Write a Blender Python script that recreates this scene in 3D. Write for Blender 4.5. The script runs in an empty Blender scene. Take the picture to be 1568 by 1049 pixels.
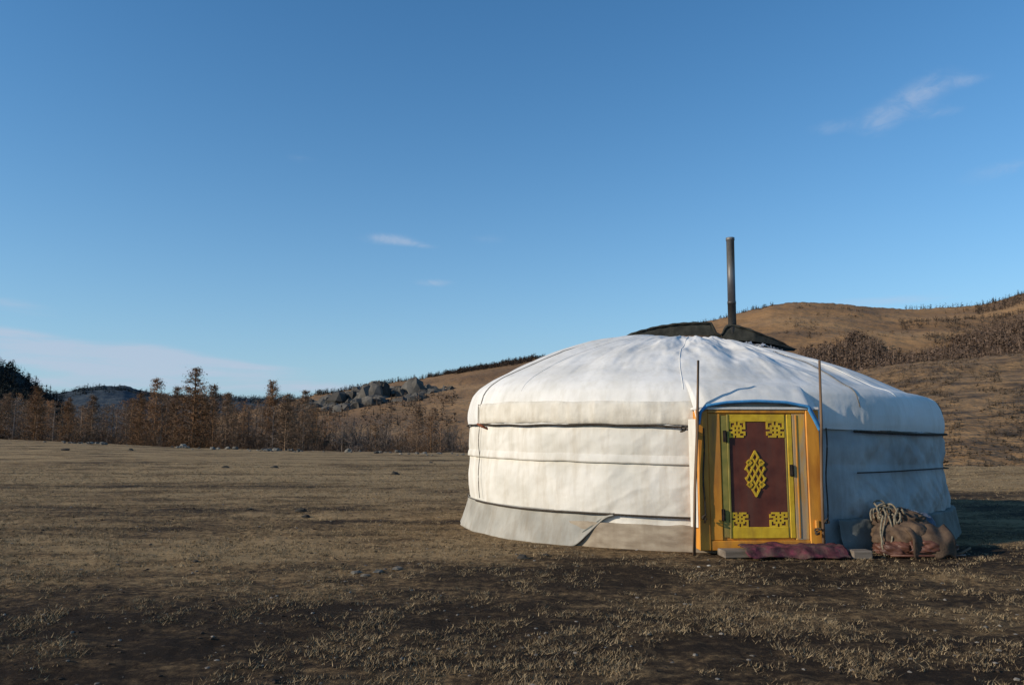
import bpy, math, numpy as np
from mathutils import Vector
rng=np.random.default_rng(7)
scene=bpy.context.scene
PI=math.pi
# ------------------------------------------------------------ camera model
F=1220.0; P=math.atan(148/1220.0); CZ=1.17
def pix(x,y):
    X=x-784.0; yu=524.5-y
    fw=F*math.cos(P)-yu*math.sin(P); up=F*math.sin(P)+yu*math.cos(P)
    return math.atan2(X,fw), up/math.hypot(X,fw)
cam=bpy.data.cameras.new("camera"); camo=bpy.data.objects.new("camera",cam)
scene.collection.objects.link(camo); scene.camera=camo
cam.sensor_width=36; cam.lens=36*F/1568; cam.clip_start=0.05; cam.clip_end=30000
camo.location=(0,0,CZ); camo.rotation_euler=(PI/2+P,0,0)

# ------------------------------------------------------------ helpers
TB=rng.random((256,256))
def vnoise(x,y,seed=0):
    x=np.asarray(x,float)+seed*17.31; y=np.asarray(y,float)+seed*5.77
    xi=np.floor(x).astype(int); yi=np.floor(y).astype(int)
    fx=x-xi; fy=y-yi
    fx=fx*fx*(3-2*fx); fy=fy*fy*(3-2*fy)
    a=TB[xi&255,yi&255]; b=TB[(xi+1)&255,yi&255]; c=TB[xi&255,(yi+1)&255]; d=TB[(xi+1)&255,(yi+1)&255]
    return (a*(1-fx)+b*fx)*(1-fy)+(c*(1-fx)+d*fx)*fy*1.0
def fbm(x,y,o=4,seed=0):
    s=0;a=.5;t=0
    for i in range(o):
        s=s+a*(vnoise(x*2**i,y*2**i,seed+i*3)-.5)*2; t+=a; a*=.5
    return s/t
def sm(a,b,x):
    t=np.clip((np.asarray(x,float)-a)/(b-a),0,1); return t*t*(3-2*t)
def link(o,parent=None):
    scene.collection.objects.link(o)
    if parent: o.parent=parent
    return o
def empty(name,loc=(0,0,0)):
    e=bpy.data.objects.new(name,None); e.location=loc; e.empty_display_size=.2
    return link(e)
def mesh(name,v,f,mat,parent=None,smooth=True,col=None,attr=None,matidx=None):
    me=bpy.data.meshes.new(name)
    v=np.asarray(v,dtype=np.float32).reshape(-1,3)
    if isinstance(f,np.ndarray):
        n=f.shape[1]; m=len(f)
        me.vertices.add(len(v)); me.vertices.foreach_set("co",v.ravel())
        me.loops.add(m*n); me.loops.foreach_set("vertex_index",f.astype(np.int32).ravel())
        me.polygons.add(m); me.polygons.foreach_set("loop_start",np.arange(0,m*n,n,dtype=np.int32))
        me.polygons.foreach_set("loop_total",np.full(m,n,dtype=np.int32))
        me.update(calc_edges=True)
    else:
        me.from_pydata([tuple(map(float,p)) for p in v],[],[tuple(int(i) for i in q) for q in f])
    me.polygons.foreach_set("use_smooth",np.full(len(me.polygons),smooth))
    if col is not None:
        a=me.attributes.new("Col",'FLOAT_COLOR','POINT')
        c=np.ones((len(v),4),dtype=np.float32); c[:,:3]=col; a.data.foreach_set("color",c.ravel())
    if attr is not None:
        for k,val in attr.items():
            a=me.attributes.new(k,'FLOAT','POINT'); a.data.foreach_set("value",np.asarray(val,dtype=np.float32).ravel())
    mats=mat if isinstance(mat,list) else [mat]
    for m_ in mats: me.materials.append(m_)
    if matidx is not None: me.polygons.foreach_set("material_index",np.asarray(matidx,dtype=np.int32))
    me.update()
    return link(bpy.data.objects.new(name,me),parent)
def gridf(nu,nv,wrap=False):
    i=np.arange(nu if wrap else nu-1)[:,None]; j=np.arange(nv-1)[None,:]
    i2=(i+1)%nu
    return np.stack([i*nv+j+0*i,i2*nv+j,i2*nv+j+1,i*nv+j+1],-1).reshape(-1,4)
def tube(pts,rad,n=8,cap=True):
    pts=[Vector(p) for p in pts]; V=[];Fc=[]
    rad=rad if hasattr(rad,'__len__') else [rad]*len(pts)
    up=Vector((0,0,1))
    for i,p in enumerate(pts):
        t=(pts[min(i+1,len(pts)-1)]-pts[max(i-1,0)]).normalized()
        a=t.cross(up)
        if a.length<.05: a=t.cross(Vector((0,1,0)))
        a.normalize(); b=t.cross(a)
        for k in range(n):
            w=2*PI*k/n; V.append(p+(a*math.cos(w)+b*math.sin(w))*rad[i])
    for i in range(len(pts)-1):
        for k in range(n):
            Fc.append((i*n+k,i*n+(k+1)%n,(i+1)*n+(k+1)%n,(i+1)*n+k))
    if cap: Fc.append(tuple(range(n))[::-1]); Fc.append(tuple((len(pts)-1)*n+k for k in range(n)))
    return [tuple(v) for v in V],Fc
class MB:
    def __init__(s): s.v=[];s.f=[];s.m=[]
    def add(s,v,f,m=0):
        o=len(s.v); s.v+=[tuple(p) for p in v]; s.f+=[tuple(i+o for i in q) for q in f]; s.m+=[m]*len(f)
    def box(s,x0,x1,y0,y1,z0,z1,m=0,b=.004):
        V=[];idx={}
        c=((x0,x1),(y0,y1),(z0,z1)); b=min(b,(x1-x0)/3,(y1-y0)/3,(z1-z0)/3)
        for i in (0,1):
            for j in (0,1):
                for k in (0,1):
                    p=[c[0][i],c[1][j],c[2][k]]; sg=[1-2*i,1-2*j,1-2*k]
                    for ax in range(3):
                        q=[p[t]+(sg[t]*b if t!=ax else 0) for t in range(3)]
                        idx[(i,j,k,ax)]=len(V); V.append(tuple(q))
        Fq=[]
        for ax in range(3):
            o=[t for t in range(3) if t!=ax]
            for sd in (0,1):
                L=[]
                for (p,q) in ((0,0),(1,0),(1,1),(0,1)):
                    key=[0,0,0]; key[ax]=sd; key[o[0]]=p; key[o[1]]=q; L.append(idx[tuple(key)+(ax,)])
                Fq.append(L)
        for ax in range(3):
            o=[t for t in range(3) if t!=ax]
            for p in (0,1):
                for q in (0,1):
                    a=[0,0,0];b2=[0,0,0];a[o[0]]=p;a[o[1]]=q;b2[o[0]]=p;b2[o[1]]=q;a[ax]=0;b2[ax]=1
                    Fq.append([idx[tuple(a)+(o[0],)],idx[tuple(b2)+(o[0],)],idx[tuple(b2)+(o[1],)],idx[tuple(a)+(o[1],)]])
        for i in (0,1):
            for j in (0,1):
                for k in (0,1): Fq.append([idx[(i,j,k,0)],idx[(i,j,k,1)],idx[(i,j,k,2)]])
        s.add(V,Fq,m)
    def obj(s,name,mats,parent=None,smooth=False):
        return mesh(name,s.v,s.f,mats,parent,smooth,matidx=s.m)

# ------------------------------------------------------------ materials
def mat(name,c1,c2=None,scale=5,rough=.85,bump=0,bscale=None,metal=0,detail=6,stretch=(1,1,1),dist=.02,c3=None,spec=.2,lo=.35,hi=.65,dirt=None):
    m=bpy.data.materials.new(name); m.use_nodes=True; nt=m.node_tree; N=nt.nodes; L=nt.links
    b=N["Principled BSDF"]; b.inputs["Roughness"].default_value=rough; b.inputs["Metallic"].default_value=metal
    b.inputs["Specular IOR Level"].default_value=spec
    tc=N.new("ShaderNodeTexCoord"); mp=N.new("ShaderNodeMapping"); mp.inputs["Scale"].default_value=stretch
    L.new(tc.outputs["Object"],mp.inputs[0])
    n=N.new("ShaderNodeTexNoise"); n.inputs["Scale"].default_value=scale; n.inputs["Detail"].default_value=detail
    L.new(mp.outputs[0],n.inputs[0])
    r=N.new("ShaderNodeValToRGB"); e=r.color_ramp.elements
    e[0].position=lo; e[1].position=hi
    e[0].color=(*c1,1); e[1].color=(*(c2 or c1),1)
    if c3: q=e.new((lo+hi)/2); q.color=(*c3,1)
    L.new(n.outputs[0],r.inputs[0]); out=r.outputs[0]
    if dirt:
        mp2=N.new("ShaderNodeMapping"); mp2.inputs["Scale"].default_value=(6,6,.9); L.new(tc.outputs["Object"],mp2.inputs[0])
        n3=N.new("ShaderNodeTexNoise"); n3.inputs["Scale"].default_value=1.3; n3.inputs["Detail"].default_value=9; n3.inputs["Roughness"].default_value=.65; L.new(mp2.outputs[0],n3.inputs[0])
        r3=N.new("ShaderNodeMapRange"); L.new(n3.outputs[0],r3.inputs[0]); r3.inputs[1].default_value=.46; r3.inputs[2].default_value=.74; r3.inputs[4].default_value=dirt[0]
        mx=N.new("ShaderNodeMix"); mx.data_type='RGBA'; L.new(r3.outputs[0],mx.inputs[0]); L.new(out,mx.inputs[6]); mx.inputs[7].default_value=(*dirt[1],1); out=mx.outputs[2]
    L.new(out,b.inputs["Base Color"])
    if bump:
        n2=N.new("ShaderNodeTexNoise"); n2.inputs["Scale"].default_value=bscale or scale*4; n2.inputs["Detail"].default_value=8
        L.new(mp.outputs[0],n2.inputs[0])
        bp=N.new("ShaderNodeBump"); bp.inputs["Strength"].default_value=bump; bp.inputs["Distance"].default_value=dist
        L.new(n2.outputs[0],bp.inputs["Height"]); L.new(bp.outputs[0],b.inputs["Normal"])
    return m
def colmat(name,rough=.9,nscale=1.7):
    m=bpy.data.materials.new(name); m.use_nodes=True; nt=m.node_tree
    b=nt.nodes["Principled BSDF"]; b.inputs["Roughness"].default_value=rough; b.inputs["Specular IOR Level"].default_value=.1
    a=nt.nodes.new("ShaderNodeAttribute"); a.attribute_name="Col"
    n=nt.nodes.new("ShaderNodeTexNoise"); n.inputs["Scale"].default_value=nscale
    tc=nt.nodes.new("ShaderNodeTexCoord"); nt.links.new(tc.outputs["Object"],n.inputs[0])
    mr=nt.nodes.new("ShaderNodeMapRange"); mr.inputs["To Min"].default_value=.6; mr.inputs["To Max"].default_value=1.4
    nt.links.new(n.outputs[0],mr.inputs[0])
    vm=nt.nodes.new("ShaderNodeVectorMath"); vm.operation='SCALE'
    nt.links.new(a.outputs["Color"],vm.inputs[0]); nt.links.new(mr.outputs[0],vm.inputs["Scale"])
    nt.links.new(vm.outputs[0],b.inputs["Base Color"])
    return m

# ------------------------------------------------------------ sun & sky
SUNAZ=math.radians(70); SUNEL=math.radians(20)
tosun=Vector((-math.sin(SUNAZ)*math.cos(SUNEL),-math.cos(SUNAZ)*math.cos(SUNEL),math.sin(SUNEL)))
sl=bpy.data.lights.new("sun",'SUN'); sl.energy=4.4; sl.angle=math.radians(.5); sl.color=(1,.865,.68)
so=bpy.data.objects.new("sun",sl); link(so); so.rotation_euler=tosun.to_track_quat('Z','Y').to_euler(); so.location=(-30,-20,30)
w=bpy.data.worlds.new("World"); scene.world=w; w.use_nodes=True
N=w.node_tree.nodes; L=w.node_tree.links; bg=N["Background"]; bg.inputs[1].default_value=.135
sky=N.new("ShaderNodeTexSky"); sky.sky_type='NISHITA'; sky.sun_disc=False; sky.sun_elevation=SUNEL
sky.sun_rotation=PI+SUNAZ; sky.altitude=900; sky.air_density=1.2; sky.dust_density=.2; sky.ozone_density=3.0
tc=N.new("ShaderNodeTexCoord"); sx=N.new("ShaderNodeSeparateXYZ"); L.new(tc.outputs["Generated"],sx.inputs[0])
def M(op,a,b=None,c=None):
    n=N.new("ShaderNodeMath"); n.operation=op
    for i,q in enumerate((a,b,c)):
        if q is None: continue
        if isinstance(q,(int,float)): n.inputs[i].default_value=q
        else: L.new(q,n.inputs[i])
    return n.outputs[0]
az=M('ARCTAN2',sx.outputs[0],sx.outputs[1]); el=M('ARCSINE',sx.outputs[2])
def cnoise(sa,se,seed,detail=6,rough=.6,dist=.0):
    cb=N.new("ShaderNodeCombineXYZ"); L.new(M('MULTIPLY',az,sa),cb.inputs[0]); L.new(M('MULTIPLY',el,se),cb.inputs[1]); cb.inputs[2].default_value=seed
    n=N.new("ShaderNodeTexNoise"); n.inputs["Scale"].default_value=1; n.inputs["Detail"].default_value=detail; n.inputs["Roughness"].default_value=rough
    n.inputs["Distortion"].default_value=dist
    L.new(cb.outputs[0],n.inputs[0]); return n.outputs[0]
def blob(x,y,wx,wy,amp=1,slope=0):
    a0,t=pix(x,y); e0=math.atan(t)
    da=M('SUBTRACT',az,a0); de=M('SUBTRACT',M('SUBTRACT',el,e0),M('MULTIPLY',da,slope))
    q=M('ADD',M('POWER',M('ABSOLUTE',M('DIVIDE',da,wx/F)),2),M('POWER',M('ABSOLUTE',M('DIVIDE',de,wy/F)),2))
    return M('MULTIPLY',M('EXPONENT',M('MULTIPLY',q,-1)),amp)
def ramp(v,a,b):
    n=N.new("ShaderNodeMapRange"); n.interpolation_type='SMOOTHSTEP'; L.new(v,n.inputs[0]); n.inputs[1].default_value=a; n.inputs[2].default_value=b; return n.outputs[0]
n2=cnoise(32,60,4.0,8,.66,.8); n3=cnoise(4.5,46,9.0,8,.62,.5); n4=cnoise(16,90,2.0,6,.6,.4)
small=None
for bl in [blob(592,366,34,8,.95,.0),blob(635,374,34,5,.6,-.1),blob(665,433,30,6,.7),blob(1410,143,46,19,.75,.25),blob(1345,188,30,18,.62),
           blob(1270,196,30,12,.42),blob(1440,172,30,8,.45),blob(1487,123,24,8,.45),blob(1530,262,50,12,.45,.1),blob(745,366,35,9,.3),blob(460,243,30,8,.28)]:
    small=bl if small is None else M('ADD',small,bl)
smallm=M('MULTIPLY',ramp(M('MULTIPLY',small,M('SUBTRACT',M('MULTIPLY',n2,2.3),.22)),.08,1.05),.42)
bank=None
for bl in [blob(70,530,150,13,1.1,-.10),blob(20,508,70,7,.6,-.1),blob(235,541,52,14,1.25,-.04),blob(330,555,120,7,1.1,-.08),blob(120,563,140,10,1.0,-.08),blob(380,578,110,8,.95,-.06),blob(200,590,240,9,.9),blob(20,468,60,11,.5,-.1),blob(480,594,70,6,.6),blob(1360,460,110,9,.5)]:
    bank=bl if bank is None else M('ADD',bank,bl)
bankm=M('MULTIPLY',ramp(M('MULTIPLY',bank,M('ADD',M('MULTIPLY',n3,2.3),M('SUBTRACT',M('MULTIPLY',n4,1.2),.98))),.10,.95),.66)
mask=M('MINIMUM',M('ADD',smallm,bankm),.85)
hs=N.new("ShaderNodeHueSaturation"); hs.inputs["Saturation"].default_value=1.24; hs.inputs["Value"].default_value=1.12; L.new(sky.outputs[0],hs.inputs["Color"])
hz=N.new("ShaderNodeMix"); hz.data_type='RGBA'; L.new(M('MULTIPLY',M('EXPONENT',M('MULTIPLY',M('ABSOLUTE',el),-6.5)),.85),hz.inputs[0])
L.new(hs.outputs[0],hz.inputs[6]); hz.inputs[7].default_value=(1.75,3.15,5.1,1)
mx=N.new("ShaderNodeMix"); mx.data_type='RGBA'; L.new(mask,mx.inputs[0])
L.new(hz.outputs[2],mx.inputs[6]); mx.inputs[7].default_value=(3.7,4.2,5.2,1)
L.new(mx.outputs[2],bg.inputs[0])

# ------------------------------------------------------------ ground
ex=[pix(x,y) for x,y in [(-400,668),(0,672.5),(120,678),(300,686),(500,691),(720,694),(1000,703),(1300,711),(1568,715),(1900,722)]]
eaz=np.array([e[0] for e in ex]); ete=np.array([e[1] for e in ex]); ed=np.array([190,165,130,105,88,75,58,42,36,32.])
def edge(a): return np.interp(a,eaz,ed)
def edgez(a): return CZ+np.interp(a,eaz,ete)*edge(a)
GC=np.array([2.614,11.69])
def gz(a,r):
    a=np.asarray(a,float); r=np.asarray(r,float)
    x=r*np.sin(a); y=r*np.cos(a)
    E=edge(a)*(1+.03*fbm(a*30,a*0,3,5)); zt=edgez(a)
    z=zt*sm(.25,1,r/E)
    z=z+.03*fbm(x*.35,y*.35,4,1)*sm(1,6,r)+.022*fbm(x*1.9,y*1.9,3,2)+.016*fbm(x*8,y*8,3,12)*(1-sm(12,24,r))
    dg=np.hypot(x-GC[0],y-GC[1]); z=z*(sm(3.0,4.6,dg)*.85+.15)
    z=z+.05*np.abs(fbm(a*25,r*.05,3,9))*sm(.8,1,r/E)*E/60
    z=z+.10*fbm(x*.12,y*.5,3,44)*sm(18,40,r)*(1-sm(.85,1,r/E))
    drop=sm(0,1,(r-E)/8)
    return z-2.0*drop
ang=np.concatenate([np.arange(-180,-48,4),np.arange(-48,48,.2),np.arange(48,180.1,4)])*PI/180
rad=np.concatenate([[0.01],np.geomspace(.6,12000,480)])
A,R=np.meshgrid(ang,rad,indexing='ij'); A=A.ravel();R=R.ravel()
Z=gz(A,R); X=R*np.sin(A); Y=R*np.cos(A)
def soilf(x,y):
    s=.47+.36*fbm(x*.22,y*.42,4,21)+.55*fbm(x*.8,y*1.3,4,27)
    s=s+.46*np.exp(-((y-7.0-.05*x)/1.2)**2)*sm(-3.5,1.5,x)
    s=s+.40*(1-sm(4.4,8.5,y+.15*x+1.0+.9*fbm(x*.5,y*.5,3,29)))
    s=s-.30*np.exp(-(((x+1.8)/2.8)**2+((y-8.4)/1.5)**2))-.36*sm(12,24,y)
    return np.clip(s,0,1)
so_=soilf(X,Y)
gm=bpy.data.materials.new("dry_steppe"); gm.use_nodes=True; nt=gm.node_tree; gN=nt.nodes; gL=nt.links
b=gN["Principled BSDF"]; b.inputs["Roughness"].default_value=.95; b.inputs["Specular IOR Level"].default_value=.05
tcg=gN.new("ShaderNodeTexCoord")
def gn(scale,detail,st=(1,1,1),rough=.6):
    mp=gN.new("ShaderNodeMapping"); mp.inputs["Scale"].default_value=st; gL.new(tcg.outputs["Object"],mp.inputs[0])
    n=gN.new("ShaderNodeTexNoise"); n.inputs["Scale"].default_value=scale; n.inputs["Detail"].default_value=detail; n.inputs["Roughness"].default_value=rough
    gL.new(mp.outputs[0],n.inputs[0]); return n.outputs[0]
def gmth(op,a,b_,clamp=False):
    n=gN.new("ShaderNodeMath"); n.operation=op; n.use_clamp=clamp
    for i,q in enumerate((a,b_)):
        if isinstance(q,(int,float)): n.inputs[i].default_value=q
        else: gL.new(q,n.inputs[i])
    return n.outputs[0]
at=gN.new("ShaderNodeAttribute"); at.attribute_name="soil"
fine=gn(11,12,(1,1,1),.8); mid=gn(1.5,7,(.6,1.4,1)); big=gn(.13,5,(.5,2.6,1))
v=gmth('ADD',gmth('MULTIPLY',at.outputs["Fac"],.66),gmth('ADD',gmth('MULTIPLY',gmth('SUBTRACT',fine,.5),2.4),gmth('ADD',gmth('MULTIPLY',gmth('SUBTRACT',mid,.5),1.4),gmth('MULTIPLY',gmth('SUBTRACT',big,.5),1.8))))
rp=gN.new("ShaderNodeValToRGB"); e=rp.color_ramp.elements
e[0].position=0; e[0].color=(.34,.235,.122,1); e[1].position=.72; e[1].color=(.038,.027,.019,1)
q=e.new(.22); q.color=(.24,.158,.080,1); q=e.new(.45); q.color=(.102,.069,.040,1)
gL.new(v,rp.inputs[0]); gL.new(rp.outputs[0],b.inputs["Base Color"])
bp=gN.new("ShaderNodeBump"); bp.inputs["Strength"].default_value=1; bp.inputs["Distance"].default_value=.045
gL.new(gn(15,12,(1,1,1),.78),bp.inputs["Height"])
bp2=gN.new("ShaderNodeBump"); bp2.inputs["Strength"].default_value=.7; bp2.inputs["Distance"].default_value=.14
gL.new(gn(2.2,6),bp2.inputs["Height"]); gL.new(bp.outputs[0],bp2.inputs["Normal"]); gL.new(bp2.outputs[0],b.inputs["Normal"])
mesh("ground",np.stack([X,Y,Z],1),gridf(len(ang),len(rad))[:, ::-1].copy(),gm,attr={"soil":so_})

# ------------------------------------------------------------ grass tufts + pebbles
nt_=130000
r=np.exp(rng.uniform(math.log(3.2),math.log(42),nt_)); a=rng.uniform(-.66,.66,nt_)
x=r*np.sin(a); y=r*np.cos(a)
dens=.92-soilf(x,y)*.85+.8*fbm(x*1.4,y*1.4,3,31)+.8*fbm(x*5,y*5,2,33)
keep=(rng.random(nt_)<dens)&(np.hypot(x-GC[0],y-GC[1])>3.45)&(r<edge(a))
x=x[keep];y=y[keep];r=r[keep];a=a[keep]; z=gz(a,r); n=len(x)
nb=6
sz=rng.uniform(.35,1.05,n)*(1+.012*r)
hx=rng.normal(0,1,(n,nb))*.019*sz[:,None]+x[:,None]; hy=rng.normal(0,1,(n,nb))*.019*sz[:,None]+y[:,None]
hh=rng.uniform(.010,.036,(n,nb))*sz[:,None]; th=rng.uniform(0,2*PI,(n,nb)); wd=rng.uniform(.0014,.003,(n,nb))*(1+.06*r[:,None])
lx=rng.normal(0,.75,(n,nb))*hh+.2*hh; ly=rng.normal(0,.75,(n,nb))*hh
zz=np.repeat(z[:,None]-.004,nb,1)
v0=np.stack([hx-wd*np.cos(th),hy-wd*np.sin(th),zz],-1); v1=np.stack([hx+wd*np.cos(th),hy+wd*np.sin(th),zz],-1)
v2=np.stack([hx+lx,hy+ly,zz+hh],-1)
V=np.stack([v0,v1,v2],2).reshape(-1,3); Fg=np.arange(len(V)).reshape(-1,3)
tn=rng.random((n,1))**1.5; base=np.array([.37,.28,.165])*tn+np.array([.11,.078,.047])*(1-tn)
C=np.repeat(base,nb*3,0)
gcol=colmat("dry_grass_blades")
mesh("dry_grass",V,Fg,gcol,smooth=False,col=C)
def rockverts(rg,n=1,sub=1):
    import bmesh
    bm=bmesh.new(); bmesh.ops.create_icosphere(bm,subdivisions=sub,radius=1)
    v=np.array([p.co[:] for p in bm.verts]); f=np.array([[q.index for q in fc.verts] for fc in bm.faces]); bm.free()
    v=v*(1+rg.uniform(-.28,.28,(len(v),1)))
    return v,f
def scatter(name,pts,sizes,cols,mt,sub=1,flat=.6,nt=6):
    tm=[rockverts(rng,1,sub) for _ in range(nt)]
    VV=[];FF=[];CC=[];o=0
    for p,s,c in zip(pts,sizes,cols):
        v,f=tm[rng.integers(nt)]; t=rng.uniform(0,2*PI); ca,sa=math.cos(t),math.sin(t)
        st=np.array([1,rng.uniform(.6,1),flat*rng.uniform(.6,1.2)])*s
        w=v*st; w=np.stack([w[:,0]*ca-w[:,1]*sa,w[:,0]*sa+w[:,1]*ca,w[:,2]],1)+p
        VV.append(w);FF.append(f+o);CC.append(np.tile(c,(len(v),1)));o+=len(v)
    return mesh(name,np.concatenate(VV),np.concatenate(FF),mt,smooth=False,col=np.concatenate(CC))
stonem=colmat("stone_mixed",nscale=.6)
n=3600
r=np.exp(rng.uniform(math.log(3.3),math.log(40),n)); a=rng.uniform(-.64,.64,n)
k=np.hypot(r*np.sin(a)-GC[0],r*np.cos(a)-GC[1])>3.6; r=r[k];a=a[k];n=len(r)
pts=np.stack([r*np.sin(a),r*np.cos(a),gz(a,r)],1); s=rng.uniform(.004,.015,n)*(1+.04*r)
cols=np.where(rng.random((n,1))<.25,np.array([[.18,.16,.135]]),np.array([[.045,.033,.024]]))*rng.uniform(.7,1.2,(n,1))
scatter("pebbles",pts,s,cols,stonem)
def gp(x,y):
    a,t=pix(x,y); r=-CZ/t
    for _ in range(12): r=(float(gz(a,r))-CZ)/t
    return a,r
P_=[];S_=[];C_=[]
for (px_,py_,s_,c_) in [(605,727,.17,.04),(460,784,.09,.045),(800,855,.07,.05),(835,850,.04,.05),(383,780,.06,.04),(545,877,.05,.16),(580,876,.05,.15),(610,873,.05,.14),(560,882,.04,.14),(420,716,.17,.05),(345,716,.15,.05),(230,835,.04,.05),(468,790,.07,.04),(300,860,.03,.05),(960,840,.022,.5),(945,838,.018,.5),(975,842,.018,.5),(930,836,.012,.45),(1085,866,.02,.45),(1070,868,.018,.4),(925,700,.1,.06),(660,706,.15,.06),(100,690,.3,.05),(200,690,.3,.06)]:
    a,r=gp(px_,py_); P_.append([r*math.sin(a),r*math.cos(a),float(gz(a,r))+s_*.1]); S_.append(s_); C_.append([c_,c_*.9,c_*.75])
scatter("field_stone",P_,S_,C_,stonem,2,.5)
P_=[];S_=[];C_=[]
for i in range(85):
    px_=rng.choice([rng.uniform(0,720),rng.normal(630,35),rng.normal(300,30),rng.normal(430,40),rng.normal(120,25)]); a,_=pix(px_,680)
    r=float(edge(a))*rng.uniform(.84,1.0); s=rng.choice([rng.uniform(.10,.22),rng.uniform(.25,.45)],p=[.7,.3])*r/95
    P_.append([r*math.sin(a),r*math.cos(a),float(gz(a,r))+s*.2]); S_.append(s); g=rng.uniform(.07,.22); C_.append([g,g*.93,g*.80])
scatter("boulder_row",P_,S_,C_,stonem,2,.7)

# ------------------------------------------------------------ hills
def hill(name,prof,D,foot,back,mt,z0=-2.4,rough=1.0,pw=1.0,seed=0,daz=.0016,crest=0.0):
    ap=np.array([pix(x,y)[0] for x,y in prof]); tp=np.array([pix(x,y)[1] for x,y in prof])
    a=np.arange(ap[0],ap[-1],daz)
    Df=(lambda q:np.interp(q,ap,D)) if hasattr(D,'__len__') else (lambda q:np.full(np.shape(q),float(D)))
    Ff=(lambda q:np.interp(q,ap,foot)) if hasattr(foot,'__len__') else (lambda q:np.full(np.shape(q),float(foot)))
    def zf(q,r):
        q=np.asarray(q,float); r=np.asarray(r,float)
        d=Df(q); f=Ff(q); H=CZ+np.interp(q,ap,tp)*d
        t=np.clip((r-f)/(d-f),0,1)
        x=r*np.sin(q)/d; y=r*np.cos(q)/d
        sh=t**pw
        z=z0+(H-z0)*sh + rough*d*.026*fbm(x*7+.3*fbm(x*5,y*5,2,seed+8),y*7,6,seed)*np.sin(PI*np.clip(t,0,1))**.8*t + crest*fbm(q*160,q*0,4,seed+3)*sm(.9,1,t)
        tb=np.clip((r-d)/(back),0,1)
        return np.where(r>d, z0+(H-z0)*(1-tb**1.6),z)
    T=np.concatenate([np.linspace(-.05,1,110),1+np.linspace(.02,1,14)])
    A,TT=np.meshgrid(a,T,indexing='ij')
    d=Df(A);f=Ff(A)
    R=np.where(TT<=1,f+(d-f)*TT,d+(TT-1)*back)
    Z=zf(A,R)-(TT<0)*3
    mesh(name,np.stack([R*np.sin(A),R*np.cos(A),Z],-1).reshape(-1,3),gridf(len(a),len(T))[:, ::-1].copy(),mt)
    return zf,Df,Ff
mA=mat("golden_hill",(.145,.086,.044),(.30,.176,.080),.009,.95,c3=(.235,.134,.060),detail=12,bump=.8,bscale=.12,dist=3,lo=.36,hi=.62,stretch=(1,1,2))
mB=mat("brown_hill",(.15,.088,.045),(.29,.172,.080),.018,.95,c3=(.225,.13,.060),detail=12,bump=.8,bscale=.25,dist=1.5,lo=.36,hi=.62)
mC=mat("scrub_hill",(.080,.052,.030),(.265,.158,.071),.30,.95,c3=(.19,.113,.052),detail=14,bump=1,bscale=1.1,dist=.7,lo=.36,hi=.60)
mD=mat("forest_hill",(.010,.013,.014),(.03,.034,.030),.03,.95,detail=10,bump=1,bscale=.1,dist=8)
mE=mat("hazed_forest_hill",(.022,.036,.05),(.05,.062,.07),.01,.95,detail=10,bump=1,bscale=.05,dist=8)  # dark forest, aerial haze painted in as a bluish tone
hA,dA,fA=hill("hillside",[(700,600),(780,572),(830,554),(870,542),(920,530),(980,515),(1040,502),(1080,492),(1100,488),(1140,478),(1180,467),(1215,463),(1260,464),(1300,467),(1350,472),(1400,473),(1450,471),(1500,467),(1540,458),(1568,449),(1640,425),(1800,400),(2000,400)],900,330,500,mA,seed=3,pw=.95,rough=1.1,crest=1.5)
hB,dB,fB=hill("hillside",[(330,640),(400,624),(450,613),(480,605),(520,600),(560,592),(600,586),(640,581),(680,573),(720,564),(770,555),(810,548),(835,547),(870,558),(930,580),(1000,610),(1050,660)],480,[170]*17,260,mB,seed=11,rough=.5,crest=1.2)
hC,dC,fC=hill("hillside",[(1050,690),(1150,640),(1220,600),(1290,572),(1330,564),(1380,557),(1420,553),(1470,550),(1520,545),(1568,541),(1700,528),(2000,520)],[150,165,180,190,190,190,190,190,190,190,190,190],[90,80,60,50,46,44,42,40,40,40,40,40],90,mC,seed=19,rough=.8,z0=-2.0,crest=.4,pw=.92)
hD,dD,fD=hill("forested_hill",[(-500,510),(-200,535),(-60,548),(0,559),(20,566),(40,580),(60,595),(78,606),(110,632),(140,660)],600,260,200,mD,seed=23,crest=1)
hE,dE,fE=hill("forested_hill",[(-100,612),(60,608),(90,602),(130,594),(160,591),(190,591),(215,598),(260,606),(330,608),(390,614),(450,611),(520,614),(600,640)],1700,700,400,mE,seed=29,crest=3)

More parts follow.
